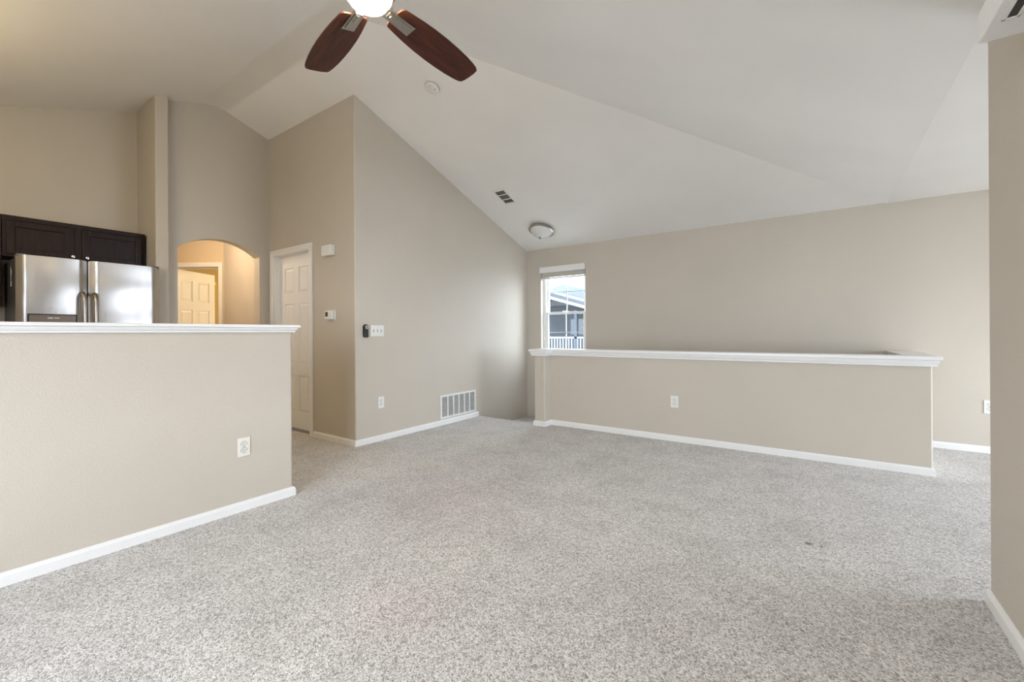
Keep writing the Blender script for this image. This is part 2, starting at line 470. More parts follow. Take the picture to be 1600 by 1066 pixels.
# left (bar) wall and its cap
bm = bm_new()
pts = [(-2.925, RY0), (-2.925, 1.535), (-3.04, 1.535), (-3.04, RY0)]
prism(bm, round_poly(pts, (1, 2), 0.014), -0.02, 1.118)
struct('wall_bar', bm, M['wall'], smooth=True)
def inset(poly, d):
    """shrink a counter-clockwise outline by d"""
    out = []; n = len(poly)
    for i in range(n):
        p0, p1, p2 = Vector(poly[i - 1]), Vector(poly[i]), Vector(poly[(i + 1) % n])
        d1 = (p1 - p0).normalized(); d2 = (p2 - p1).normalized()
        n1 = Vector((-d1.y, d1.x)); n2 = Vector((-d2.y, d2.x)); m = n1 + n2; m = m / m.dot(n1)
        out.append(tuple(p1 + m * d))
    return out
def cap_profile(bm, poly, zb, zt):
    """moulded wall cap: one closed skin swept round the outline, from the underside up to the board's top"""
    h = zt - zb
    prof = [(0.030, 0), (0.024, 0.0), (0.023, 0.10), (0.027, 0.17), (0.020, 0.24), (0.015, 0.40), (0.013, 0.52), (0.014, 0.60), (0.004, 0.62), (0.0, 0.68), (0.0, 0.92), (0.004, 1.0)]
    rings = [[bm.verts.new((x, y, zb + f * h)) for x, y in inset(poly, d)] for d, f in prof]
    n = len(poly)
    for A, B in zip(rings, rings[1:]):
        for i in range(n): bm.faces.new((A[i], A[(i + 1) % n], B[(i + 1) % n], B[i]))
    f = bm.faces.new(rings[-1]); g = bm.faces.new(rings[0][::-1])
    f.normal_update(); g.normal_update()
    bmesh.ops.triangulate(bm, faces=[f, g])
def rect(x0, x1, y0, y1): return [(x0, y0), (x1, y0), (x1, y1), (x0, y1)]
bm = bm_new()
cap_profile(bm, rect(-3.085, -2.885, RY0, 1.575), 1.113, 1.162)
struct('trim_2', bm, M['trim'], smooth=True)

# stair half wall: post, long front, short return
HX1 = 0.721
bm = bm_new()
pts = [(-2.735, 4.335), (-2.597, 4.335), (-2.597, 4.479), (HX1, 4.479), (HX1, BY), (HX1 - 0.115, BY), (HX1 - 0.115, 4.594), (-2.735, 4.594)]
prism(bm, round_poly(pts, (0, 1, 3, 7), 0.012), lambda x, y: -0.02 if y < 4.42 else -0.3, 0.85)
struct('wall_stair', bm, M['wall'], smooth=True)
bm = bm_new()
cap_profile(bm, [(-2.79, 4.285), (-2.545, 4.285), (-2.545, 4.43), (HX1 + 0.05, 4.43), (HX1 + 0.05, BY - 0.001), (HX1 - 0.155, BY - 0.001), (HX1 - 0.155, 4.64), (-2.79, 4.64)], 0.828, 0.905)
struct('trim_3', bm, M['trim'], smooth=True)

# ------------------------------------------------------------------ baseboards
BPROF = [(0, 0), (0.014, 0), (0.014, 0.044), (0.009, 0.054), (0.004, 0.059), (0, 0.060)]
def base_run(bm, pts):
    """pts: polyline in xy; room lies on the right-hand side of travel; mitred"""
    P = [Vector((x, y)) for x, y in pts]
    rows = []
    for i, p in enumerate(P):
        d1 = (P[i] - P[i - 1]).normalized() if i else None
        d2 = (P[i + 1] - P[i]).normalized() if i < len(P) - 1 else None
        n1 = Vector((d1.y, -d1.x)) if d1 else None; n2 = Vector((d2.y, -d2.x)) if d2 else None
        if n1 and n2:
            mv = (n1 + n2); mv = mv / mv.dot(n1)
        else: mv = n1 or n2
        rows.append([bm.verts.new((p.x + mv.x * o, p.y + mv.y * o, z)) for o, z in BPROF])
    k = len(BPROF)
    for A, B in zip(rows, rows[1:]):
        for j in range(k): bm.faces.new((A[j], A[(j + 1) % k], B[(j + 1) % k], B[j]))
    bm.faces.new(rows[0][::-1]); bm.faces.new(rows[-1])
def baseboard(name, pts):
    bm = bm_new(); base_run(bm, pts); struct(name, bm, M['trim'])
baseboard('baseboard_bar', [(-2.925, RY0), (-2.925, 1.535), (-3.04, 1.535)])
baseboard('baseboard_pantry', [(-4.40, TY), (DX, TY), (DX, 4.40)])
baseboard('baseboard_stair', [(-2.735, 4.42), (-2.735, 4.335), (-2.597, 4.335), (-2.597, 4.479), (HX1, 4.479), (HX1, BY)][0:])
baseboard('baseboard_back', [(HX1, BY), (DIN, BY)])
baseboard('baseboard_right', [(RX + 0.13, 2.515), (RX, 2.515), (RX, RY0)])

# ------------------------------------------------------------------ doors
def six_panel(bm, w, h, t):
    """door slab facing -Y, x 0..w, z 0..h, front face at y=0; raised panels in sunk fields"""
    st, mid = 0.115 * w / 0.76, 0.10 * w / 0.76
    cw = (w - 2 * st - mid) / 2
    cols = [(st, st + cw), (st + cw + mid, w - st)]
    rows = [(0.19, 0.62), (0.755, 1.46), (1.585, 1.885)]
    rows = [(a * h / 2.03, b * h / 2.03) for a, b in rows]
    d = 0.009
    # back slab and the stiles and rails standing proud of it
    box(bm, 0, w, d, t, 0, h)
    zs = [0] + [z for r in rows for z in r] + [h]
    for i in range(0, len(zs), 2): box(bm, 0, w, 0, d, zs[i], zs[i + 1])
    for a, b in rows:
        for x0, x1 in ((0, cols[0][0]), (cols[0][1], cols[1][0]), (cols[1][1], w)): box(bm, x0, x1, 0, d, a, b)
        for x0, x1 in cols:
            i, k = 0.012, 0.036       # sloping moulding up to a raised field
            f0 = [bm.verts.new((x, d, z)) for x, z in ((x0 + i, a + i), (x1 - i, a + i), (x1 - i, b - i), (x0 + i, b - i))]
            f1 = [bm.verts.new((x, 0.002, z)) for x, z in ((x0 + k, a + k), (x1 - k, a + k), (x1 - k, b - k), (x0 + k, b - k))]
            for q in range(4): bm.faces.new((f0[q], f0[(q + 1) % 4], f1[(q + 1) % 4], f1[q]))
            bm.faces.new(f1)
def casing(bm, w, h, cw=0.062, th=0.016, y=0.0, sides=(True, True)):
    """door casing round an opening x 0..w, z 0..h on a wall whose face is y"""
    def strip(x0, x1, z0, z1):
        box(bm, x0, x1, y - th * 0.6, y, z0, z1, 0.002, 1)
    xl = -cw if sides[0] else 0; xr = w + cw if sides[1] else w
    if sides[0]: strip(-cw + 0.0015, 0, 0, h); box(bm, -cw, -cw * 0.55, y - th, y, 0, h + cw, 0.003, 2)
    if sides[1]: strip(w, w + cw - 0.0015, 0, h); box(bm, w + cw * 0.55, w + cw, y - th, y, 0, h + cw, 0.003, 2)
    strip(xl + 0.002, xr - 0.002, h + 0.0, h + cw - 0.0015); box(bm, xl + 0.001, xr - 0.001, y - th + 0.0005, y, h + cw * 0.55, h + cw - 0.0005, 0.003, 2)
def jamb(bm, w, h, y0, y1, t=0.02):
    box(bm, 0, t, y0, y1, 0, h); box(bm, w - t, w, y0, y1, 0, h); box(bm, t, w - t, y0, y1, h - t, h)
    box(bm, t, t + 0.012, y0 + 0.045, y1 - 0.01, 0, h - t); box(bm, w - t - 0.012, w - t, y0 + 0.045, y1 - 0.01, 0, h - t)
    box(bm, t, w - t, y0 + 0.045, y1 - 0.01, h - t - 0.012, h - t)
def knob(bm, y=0):
    lathe(bm, [(0, 0), (0.028, 0), (0.03, 0.006), (0.012, 0.01), (0.011, 0.03), (0.024, 0.036), (0.029, 0.048), (0.026, 0.058), (0.012, 0.064), (0, 0.065)], 24,
          Matrix.Translation((0, y, 0)) @ Matrix.Rotation(PI / 2, 4, 'X'))
d1 = sroot('door_1', at(-5.247, TY, 0)); d1w = 0.777
bm = bm_new(); jamb(bm, d1w, 2.034, 0, 0.12); obj('door_jamb', bm, M['trim'], d1)
bm = bm_new(); casing(bm, d1w, 2.022); obj('door_casing', bm, M['trim'], d1, True)
bm = bm_new(); six_panel(bm, d1w - 0.044, 1.985, 0.035); o = obj('door_leaf', bm, M['door'], d1); o.location = (0.022, 0.062, 0.022)
bm = bm_new(); knob(bm); k = obj('door_knob', bm, M['nickel'], o, True); k.location = (0.065, 0, 0.93)
bm = bm_new(); box(bm, 0.02, d1w - 0.02, 0.03, 0.12, 0.0, 0.012, 0.003, 1); obj('threshold', bm, M['greyslot'], d1)

d2 = sroot('door_2', MH @ Matrix.Translation((0.83, 0, 0)) @ Matrix.Scale(-1, 4, (1, 0, 0)) if False else MH)
bm = bm_new(); jamb(bm, 0.78, 2.05, 0, 0.11)
for v in bm.verts: v.co.x += 0.05
obj('door_jamb', bm, M['trim'], d2)
bm = bm_new(); casing(bm, 0.74, 2.032, 0.058)
for v in bm.verts: v.co.x += 0.07
obj('door_casing', bm, M['trim'], d2, True)
bm = bm_new(); six_panel(bm, 0.74, 2.01, 0.0175)
far = bm_new(); six_panel(far, 0.74, 2.01, 0.0175)
for v in far.verts: v.co.y = 0.035 - v.co.y
mt = bpy.data.meshes.new('tmp'); far.to_mesh(mt); far.free(); bm.from_mesh(mt); bpy.data.meshes.remove(mt)
o = obj('door_leaf', bm, M['door'], d2)
# hinged on the far jamb, swung in
HA = R(87)
o.matrix_basis = Matrix.Translation((0.81, 0.075, 0.015)) @ Matrix.Rotation(PI - HA, 4, 'Z')
bm = bm_new(); knob(bm); k = obj('door_knob', bm, M['brass'], o, True); k.location = (0.675, 0, 0.93)
bm = bm_new()
box(bm, 0.741, 0.747, 0.002, 0.033, -0.045, 0.045, 0.001, 1); box(bm, 0.747, 0.775, 0.010, 0.020, 0.005, 0.03, 0.002, 1); box(bm, 0.766, 0.776, 0.004, 0.026, -0.03, 0.012, 0.002, 1)
k = obj('door_latch', bm, M['brass'], o); k.location = (0, 0, 1.87)

# ------------------------------------------------------------------ window
win = sroot('window_1', at(WX0, BY, WZ0))
ww, wh = WX1 - WX0, WZ1 - WZ0
bm = bm_new()
y0, y1 = 0.075, 0.15; f = 0.045
for (a, b_, c, d) in ((0, f, 0, wh), (ww - f, ww, 0, wh), (f, ww - f, 0, f), (f, ww - f, wh - f, wh)): box(bm, a, b_, y0, y1, c, d, 0.003, 1)
obj('window_frame', bm, M['vinyl'], win)
mid = 1.395 - WZ0
def sash(name, z0, z1, y, rows):
    s = 0.032
    bm = bm_new()
    x0, x1 = f, ww - f
    for (a, b_, c, d) in ((x0, x0 + s, z0, z1), (x1 - s, x1, z0, z1), (x0 + s, x1 - s, z0, z0 + s), (x0 + s, x1 - s, z1 - s, z1)): box(bm, a, b_, y, y + 0.03, c, d, 0.003, 1)
    so = obj(name, bm, M['vinyl'], win)
    bm = bm_new(); box(bm, x0 + s, x1 - s, y + 0.012, y + 0.018, z0 + s, z1 - s); obj('pane', bm, M['glass'], so)
    bm = bm_new(); xm = (x0 + x1) / 2
    box(bm, xm - 0.006, xm + 0.006, y + 0.019, y + 0.027, z0 + s, z1 - s)
    for i in range(1, rows):
        zz = z0 + s + (z1 - z0 - 2 * s) * i / rows
        box(bm, x0 + s, x1 - s, y + 0.019, y + 0.027, zz - 0.006, zz + 0.006)
    obj('muntins', bm, M['vinyl'], so)
sash('upper_sash', mid - 0.016, wh - f, 0.115, 2)
sash('lower_sash', f, mid + 0.016, 0.082, 2)
bm = bm_new(); box(bm, 0, ww, 0.0, 0.075, -0.0, 0.018, 0.004, 2); obj('window_sill', bm, M['trim'], win)
bm = bm_new(); box(bm, ww / 2 - 0.03, ww / 2 + 0.03, 0.055, 0.082, mid + 0.016, mid + 0.03, 0.003, 1); obj('sash_lock', bm, M['vinyl'], win)

bl = thing('window_blind', 'white slatted blind pulled up to the top of the stair window', 'blind', at(WX0, BY, 2.0))
bm = bm_new(); box(bm, -0.012, ww + 0.0, -0.022, -0.004, 0.0, 0.088, 0.004, 2); obj('valance', bm, M['trim'], bl)
bm = bm_new(); box(bm, 0.008, ww - 0.008, 0.002, 0.055, 0.045, 0.085, 0.002, 1); obj('headrail', bm, M['trim'], bl)
for i in range(14):
    bm = bm_new(); z = 0.039 - i * 0.0078
    a = [(-0.025, -0.003), (-0.022, -0.0035), (0, -0.001), (0.025, -0.0035), (0.025, 0.003), (0, 0.0055), (-0.025, 0.003)]
    extr(bm, a, lambda p, q: Vector((0.01, 0.03 + p, z + q)), (ww - 0.02, 0, 0)); obj('slat', bm, M['slat'], bl)
bm = bm_new(); box(bm, 0.01, ww - 0.01, 0.004, 0.056, -0.092, -0.074, 0.004, 2); obj('bottom_rail', bm, M['slat'], bl)
for x in (0.075, ww - 0.075):
    bm = bm_new(); tube(bm, [(x, 0.001, 0.05), (x, 0.001, -0.08)], 0.0025, 8); obj('lift_cord', bm, M['cord'], bl)
bm = bm_new(); tube(bm, [(0.05, -0.001, 0.05), (0.05, -0.003, -0.5), (0.052, -0.003, -0.95)], 0.0016, 8)
tube(bm, [(0.052, -0.003, -0.95), (0.052, -0.003, -0.965), (0.052, -0.003, -0.99)], [0.003, 0.007, 0.009], 10); obj('pull_cord', bm, M['cord'], bl)

# ------------------------------------------------------------------ rear window and dining door frames (daylight sources)
def frame_only(name, mw, w, h, cols):
    r = sroot(name, mw)
    bm = bm_new(); s = 0.05
    for (a, b_, c, d) in ((0, s, 0, h), (w - s, w, 0, h), (s, w - s, 0, s), (s, w - s, h - s, h)): box(bm, a, b_, 0.03, 0.10, c, d)
    for i in range(1, cols): box(bm, w * i / cols - 0.025, w * i / cols + 0.025, 0.03, 0.10, s, h - s)
    obj('window_frame', bm, M['vinyl'], r)
frame_only('window_2', at(0.1, RY0, 0.25, PI), 2.1, 1.87, 2)
frame_only('window_3', at(DIN, 5.2, 0.0, -PI / 2), 2.3, 2.08, 2)

# ------------------------------------------------------------------ wall plates
def outlet(label, mw, plate='ivory', group=None, sl='slot'):
    t = thing('wall_outlet', label, 'outlet', mw, group)
    bm = bm_new(); box(bm, -0.037, 0.037, -0.006, 0, -0.059, 0.059, 0.004, 3); obj('cover_plate', bm, M[plate], t, True)
    for s in (1, -1):
        bm = bm_new(); zc_ = s * 0.0195
        oct_ = [(0.0165 * math.cos(a), zc_ + 0.0145 * math.sin(a)) for a in [i * PI / 12 for i in range(24)]]
        oct_ = [(max(-0.0165, min(0.0165, x * 1.2)), z) for x, z in oct_]
        extr(bm, oct_, lambda p, q: Vector((p, -0.0085, q)), (0, 0.004, 0)); r = obj('receptacle', bm, M[plate], t)
        bm = bm_new()
        box(bm, -0.0085, -0.0055, -0.0092, -0.0084, zc_ - 0.001, zc_ + 0.008); box(bm, 0.0055, 0.0085, -0.0092, -0.0084, zc_ - 0.001, zc_ + 0.007)
        lathe(bm, [(0, 0.0092), (0.0028, 0.0092), (0.0028, 0.0084)], 12, Matrix.Translation((0, 0, zc_ - 0.0075)) @ Matrix.Rotation(PI / 2, 4, 'X'))
        # thin dark disc painting in the shadow gap round the receptacle face
        ring = [(0.0195 * math.cos(a), zc_ + 0.0165 * math.sin(a)) for a in [i * PI / 12 for i in range(24)]]
        extr(bm, ring, lambda p, q: Vector((p, -0.0064, q)), (0, 0.0005, 0))
        obj('slots_and_gap_shade', bm, M[sl], r)
    bm = bm_new(); lathe(bm, [(0, 0.0078), (0.002, 0.0076), (0.0032, 0.006)], 12, Matrix.Rotation(PI / 2, 4, 'X')); obj('screw', bm, M['screw'], t)
    return t
outlet('ivory duplex outlet low on the bar wall in front of the refrigerator', at(-2.925, 1.228, 0.397, FX))
outlet('white duplex outlet under the light switches on the tall sloping wall', at(DX, 2.84, 0.392, FX), 'plastic', None, 'greyslot')
outlet('white duplex outlet in the middle of the stair half wall', at(-1.163, 4.479, 0.397), 'plastic', None, 'greyslot')
outlet('white wall outlet half hidden by the right wall edge beyond the half wall', at(1.268, BY, 0.413), 'plastic', None, 'greyslot')

sw = thing('light_switch', 'white triple toggle switch plate beside the black remote holder', 'light switch', at(DX, 2.797, 1.129, FX))
bm = bm_new(); box(bm, -0.082, 0.082, -0.006, 0, -0.058, 0.058, 0.004, 3); obj('cover_plate', bm, M['plastic'], sw, True)
for i in (-1, 0, 1):
    bm = bm_new(); x = i * 0.046
    vs = box(bm, x - 0.0045, x + 0.0045, -0.020, 0.0, -0.006, 0.006, 0.002, 2)
    for v in bm.verts:
        if v.co.y < -0.01: v.co.z += 0.006 if i else -0.006
    tg = obj('toggle', bm, M['ivory'], sw, True)
    bm = bm_new(); box(bm, x - 0.006, x + 0.006, -0.0068, -0.0055, -0.0125, 0.0125); obj('toggle_slot', bm, M['greyslot'], tg)
    for z in (-0.03, 0.03):
        bm = bm_new(); lathe(bm, [(0, 0.0078), (0.002, 0.0076), (0.0032, 0.006)], 10, Matrix.Translation((x, 0, z)) @ Matrix.Rotation(PI / 2, 4, 'X')); obj('screw', bm, M['screw'], sw)

rm = thing('fan_remote', 'black handheld fan remote in its wall holder left of the switch plate', 'remote control', at(DX, 2.652, 1.128, FX))
def pill(w, h, n=14):
    r = w / 2; pts = []
    for k in range(n + 1): a = PI * k / n; pts.append((r * math.cos(a), h / 2 - r + r * math.sin(a)))
    for k in range(n + 1): a = PI + PI * k / n; pts.append((r * math.cos(a), -h / 2 + r + r * math.sin(a)))
    return pts
bm = bm_new(); extr(bm, pill(0.050, 0.128), lambda p, q: Vector((p, -0.012, q)), (0, 0.012, 0)); obj('holder', bm, M['black'], rm, True)
bm = bm_new(); extr(bm, pill(0.044, 0.132), lambda p, q: Vector((p, -0.026, q)), (0, 0.013, 0)); bmesh.ops.bevel(bm, geom=[e for e in bm.edges if abs(e.verts[0].co.y + 0.026) < 1e-4 and abs(e.verts[1].co.y + 0.026) < 1e-4], offset=0.004, segments=2, affect='EDGES')
body = obj('remote_body', bm, M['black'], rm, True)
bm = bm_new(); lathe(bm, [(0.010, 0.026), (0.0105, 0.0285), (0.0175, 0.0285), (0.018, 0.026)], 28, Matrix.Translation((0.003, 0, 0.036)) @ Matrix.Rotation(PI / 2, 4, 'X')); r = obj('button_ring', bm, M['screw'], body, True); r['label'] = 'silver ring round the buttons'
bm = bm_new(); lathe(bm, [(0, 0.0285), (0.008, 0.028), (0.0085, 0.026)], 20, Matrix.Translation((0.003, 0, 0.036)) @ Matrix.Rotation(PI / 2, 4, 'X')); obj('button', bm, M['greyslot'], body, True)
bm = bm_new(); box(bm, -0.0265, 0.0265, -0.029, -0.010, -0.066, -0.006, 0.008, 3); obj('pocket', bm, M['black'], rm, True)

th = thing('thermostat', 'white wall thermostat with small dark screen between door and corner', 'thermostat', at(-4.06, TY, 1.291))
bm = bm_new(); box(bm, -0.072, 0.084, -0.010, 0, -0.055, 0.052, 0.006, 3); obj('back_plate', bm, M['plastic'], th, True)
bm = bm_new(); box(bm, -0.066, 0.066, -0.040, -0.010, -0.043, 0.048, 0.008, 3); bd = obj('body', bm, M['plastic'], th, True)
bm = bm_new(); box(bm, -0.050, -0.002, -0.0412, -0.039, -0.014, 0.034, 0.001, 1); obj('screen', bm, M['lcd'], bd)
for z in (0.020, -0.004):
    bm = bm_new(); box(bm, 0.020, 0.045, -0.0425, -0.039, z - 0.008, z + 0.008, 0.002, 2); obj('button', bm, M['ivory'], bd, True)
ch = thing('door_chime', 'plain white door chime box high on the wall above the thermostat', 'door chime', at(-4.075, TY, 1.955))
bm = bm_new(); box(bm, -0.082, 0.082, -0.052, -0.004, -0.055, 0.052, 0.005, 3); obj('cover', bm, M['plastic'], ch, True)
bm = bm_new(); box(bm, -0.078, 0.078, -0.004, 0, -0.052, 0.049); obj('back_plate', bm, M['plastic'], ch)

# return air grille
gr = thing('return_air_grille', 'white return air grille with vertical bars above the baseboard', 'air vent', at(DX, 4.020, 0.213, FX))
gw, gh = 0.325, 0.143
bm = bm_new(); fr = 0.024
for (a, b_, c, d) in ((-gw, -gw + fr, -gh, gh), (gw - fr, gw, -gh, gh), (-gw + fr, gw - fr, -gh, -gh + fr), (-gw + fr, gw - fr, gh - fr, gh)): box(bm, a, b_, -0.010, 0, c, d, 0.002, 1)
obj('frame', bm, M['plastic'], gr)
for i in range(1, 6):
    x = -gw + fr + (2 * gw - 2 * fr) * i / 6
    bm = bm_new(); box(bm, x - 0.009, x + 0.009, -0.010, -0.002, -gh + fr, gh - fr, 0.002, 1); obj('bar', bm, M['plastic'], gr)
bm = bm_new()
nz = 17
for i in range(nz):
    z = -gh + fr + (2 * gh - 2 * fr) * (i + 0.5) / nz
    extr(bm, [(-0.0075, -0.003), (-0.0075, -0.002), (-0.0010, 0.002), (-0.0010, 0.001)], lambda p, q: Vector((-gw + fr, p, z + q)), (2 * gw - 2 * fr, 0, 0))
obj('louvres', bm, M['plastic'], gr)
bm = bm_new(); box(bm, -gw + fr, gw - fr, -0.0008, 0.0, -gh + fr, gh - fr); obj('duct_shade_sheet', bm, M['duct'], gr)  # flat dark backing stands in for the shade inside the duct

# ------------------------------------------------------------------ things on the sloping ceiling
nA = Vector((0, -SL, -1)).normalized(); xA = Vector((1, 0, 0)); yA = nA.cross(xA)
def onA(x, y):
    return Matrix(((xA.x, yA.x, nA.x, x), (xA.y, yA.y, nA.y, y), (xA.z, yA.z, nA.z, zA(y)), (0, 0, 0, 1)))
sm = thing('smoke_detector', 'round white smoke detector on the sloping ceiling by the fan blade', 'smoke detector', onA(-2.832, 2.784))
bm = bm_new(); lathe(bm, [(0, 0), (0.076, 0), (0.076, 0.009), (0.071, 0.012), (0, 0.012)], 48); obj('base', bm, M['plastic'], sm, True)
bm = bm_new(); lathe(bm, [(0.064, 0.012), (0.066, 0.018), (0.066, 0.027), (0.058, 0.036), (0.040, 0.040), (0, 0.041)], 48); sb = obj('body', bm, M['plastic'], sm, True)
bm = bm_new()
for i in range(36):
    a = 2 * PI * i / 36; m = Matrix.Rotation(a, 4, 'Z'); box(bm, 0.0655, 0.0668, -0.0035, 0.0035, 0.016, 0.026, mat=m)
obj('vent_slots', bm, M['greyslot'], sb)
bm = bm_new(); lathe(bm, [(0, 0.0425), (0.014, 0.042), (0.015, 0.039)], 24, Matrix.Translation((-0.008, 0.018, 0))); obj('test_button', bm, M['ivory'], sb, True)
for (x, y, r) in ((0.030, -0.012, 0.006), (0.012, 0.034, 0.005)):
    bm = bm_new(); lathe(bm, [(0, 0.0418), (r, 0.0408), (r, 0.036)], 14, Matrix.Translation((x, y, 0))); obj('indicator_hole', bm, M['greyslot'], sb)

cv = thing('ceiling_register', 'white ceiling vent with dark openings on the slope above the stairs', 'air vent', onA(-3.168, 4.345))
hx_, hy_ = 0.095, 0.150
bm = bm_new(); fr = 0.028
for (a, b_, c, d) in ((-hx_, -hx_ + fr, -hy_, hy_), (hx_ - fr, hx_, -hy_, hy_), (-hx_ + fr, hx_ - fr, -hy_, -hy_ + fr), (-hx_ + fr, hx_ - fr, hy_ - fr, hy_)): box(bm, a, b_, c, d, 0, 0.008, 0.003, 1)
obj('frame', bm, M['plastic'], cv)
for y in (-0.045, 0.048):
    bm = bm_new(); box(bm, -hx_ + fr, hx_ - fr, y - 0.007, y + 0.007, 0.001, 0.008, 0.002, 1); obj('bar', bm, M['plastic'], cv)
bm = bm_new(); box(bm, -hx_ + fr, hx_ - fr, -hy_ + fr, hy_ - fr, 0.0, 0.0008); obj('duct_shade_sheet', bm, M['slot'], cv)  # dark sheet in place of the unlit duct, no hole behind
for i in range(5):
    bm = bm_new(); y = -0.114 + i * 0.0125
    extr(bm, [(-0.002, 0.001), (-0.001, 0.001), (0.009, 0.008), (0.008, 0.008)], lambda p, q: Vector((-hx_ + fr, y + p, q)), (2 * (hx_ - fr), 0, 0)); obj('slat', bm, M['plastic'], cv)
for i in range(7):
    bm = bm_new(); y = -0.030 + i * 0.022
    if abs(y - 0.048) < 0.01: continue
    extr(bm, [(0.0, 0.001), (0.001, 0.001), (-0.0035, 0.007), (-0.0045, 0.007)], lambda p, q: Vector((-hx_ + fr, y + p, q)), (2 * (hx_ - fr), 0, 0)); obj('slat', bm, M['greyslot'], cv)  # white slats coloured grey so these banks look shaded

fl = thing('flush_ceiling_light', 'unlit nickel and frosted glass dome light on the slope above the stair window', 'ceiling light', onA(-3.085, 5.10))
bm = bm_new(); lathe(bm, [(0, 0), (0.120, 0), (0.165, 0.012), (0.176, 0.026), (0.176, 0.036), (0.166, 0.043), (0.150, 0.046), (0.146, 0.040)], 56); obj('rim', bm, M['nickel'], fl, True)
bm = bm_new(); lathe(bm, [(0.152, 0.040), (0.140, 0.062), (0.112, 0.090), (0.076, 0.116), (0.040, 0.133), (0, 0.140)], 56); obj('glass_dome', bm, M['frost'], fl, True)
bm = bm_new(); lathe(bm, [(0, 0.136), (0.016, 0.137), (0.017, 0.143), (0.009, 0.148), (0.010, 0.156), (0.005, 0.162), (0, 0.163)], 20); obj('finial', bm, M['nickel'], fl, True)

# ------------------------------------------------------------------ ceiling fan
FXc, FYc, FZ = -1.51, 1.12, 2.50
zc_f = zC(FYc)
fan = thing('ceiling_fan', 'ceiling fan with mahogany blades and a lit bowl light', 'ceiling fan', at(FXc, FYc, FZ))
bm = bm_new(); lathe(bm, [(0, 0.05), (0.10, 0.05), (0.126, 0.058), (0.136, 0.075), (0.136, 0.15), (0.115, 0.185), (0.06, 0.205), (0.03, 0.21), (0.03, 0.25), (0.0, 0.25)], 48); obj('motor_housing', bm, M['nickel'], fan, True)
bm = bm_new(); lathe(bm, [(0.0, 0.24), (0.0125, 0.24), (0.0125, zc_f - FZ - 0.03), (0, zc_f - FZ - 0.03)], 20); obj('downrod', bm, M['nickel'], fan, True)
bm = bm_new(); lathe(bm, [(0.0, zc_f - FZ - 0.10), (0.03, zc_f - FZ - 0.10), (0.062, zc_f - FZ - 0.06), (0.07, zc_f - FZ + 0.005), (0, zc_f - FZ + 0.03)], 32); obj('canopy', bm, M['nickel'], fan, True)
bm = bm_new(); lathe(bm, [(0, 0.08), (0.055, 0.078), (0.075, 0.06), (0.108, 0.055), (0.113, 0.048), (0.113, 0.034), (0.104, 0.032)], 48); fit = obj('light_fitter', bm, M['nickel'], fan, True)
bm = bm_new(); lathe(bm, [(0.100, 0.04), (0.100, 0.028), (0.094, 0.0), (0.077, -0.026), (0.051, -0.044), (0.025, -0.052), (0, -0.054)], 48); lb = obj('light_bowl', bm, M['lit'], fan, True); lb['label'] = 'glowing frosted glass bowl'
for i in range(3):
    a = 2 * PI * i / 3 + R(-25); bm = bm_new(); m = Matrix.Translation((0.119 * math.cos(a), 0.119 * math.sin(a), 0.041))
    lathe(bm, [(0, -0.012), (0.008, -0.010), (0.012, 0), (0.008, 0.010), (0, 0.012)], 16, m); obj('thumb_screw', bm, M['chrome'], fit, True)
BL = [(0.140, 0.052), (0.150, 0.060), (0.190, 0.066), (0.25, 0.074), (0.32, 0.080), (0.40, 0.083), (0.48, 0.082), (0.55, 0.078), (0.61, 0.071), (0.645, 0.064), (0.660, 0.055)]
PITCH = R(-12)
for ang in (92.0, 167.0, 239.0, 311.0, 14.0):
    A = Matrix.Rotation(R(ang), 4, 'Z'); T = A @ Matrix.Rotation(PITCH, 4, 'X')
    bm = bm_new()
    out = [(r, w) for r, w in BL] + [(0.666, 0.03), (0.667, 0.0), (0.666, -0.03)] + [(r, -w) for r, w in reversed(BL)] + [(0.136, -0.03), (0.136, 0.03)]
    extr(bm, out, lambda p, q: Vector((p, q, -0.003)), (0, 0, 0.007))
    bmesh.ops.triangulate(bm, faces=[f for f in bm.faces if len(f.verts) > 4])
    b = obj('blade', bm, M['blade'], fan); b.matrix_basis = T; Ti = T.inverted() @ A
    bm = bm_new()
    arm = [(0.085, 0.022), (0.15, 0.026), (0.235, 0.030), (0.235, -0.030), (0.15, -0.026), (0.085, -0.022)]
    extr(bm, arm, lambda p, q: Vector((p, q, -0.014)), (0, 0, 0.0105))
    ridge = [(0.10, 0.016), (0.22, 0.019), (0.22, -0.019), (0.10, -0.016)]
    extr(bm, ridge, lambda p, q: Vector((p, q, -0.018)), (0, 0, 0.0045))
    tube(bm, [Ti @ Vector((0.075, 0, 0.09)), Ti @ Vector((0.095, 0, 0.03)), Ti @ Vector((0.12, 0, -0.006)), Ti @ Vector((0.16, 0, -0.010))], [0.018, 0.019, 0.018, 0.012], 14)
    obj('blade_arm', bm, M['nickel'], b, True)

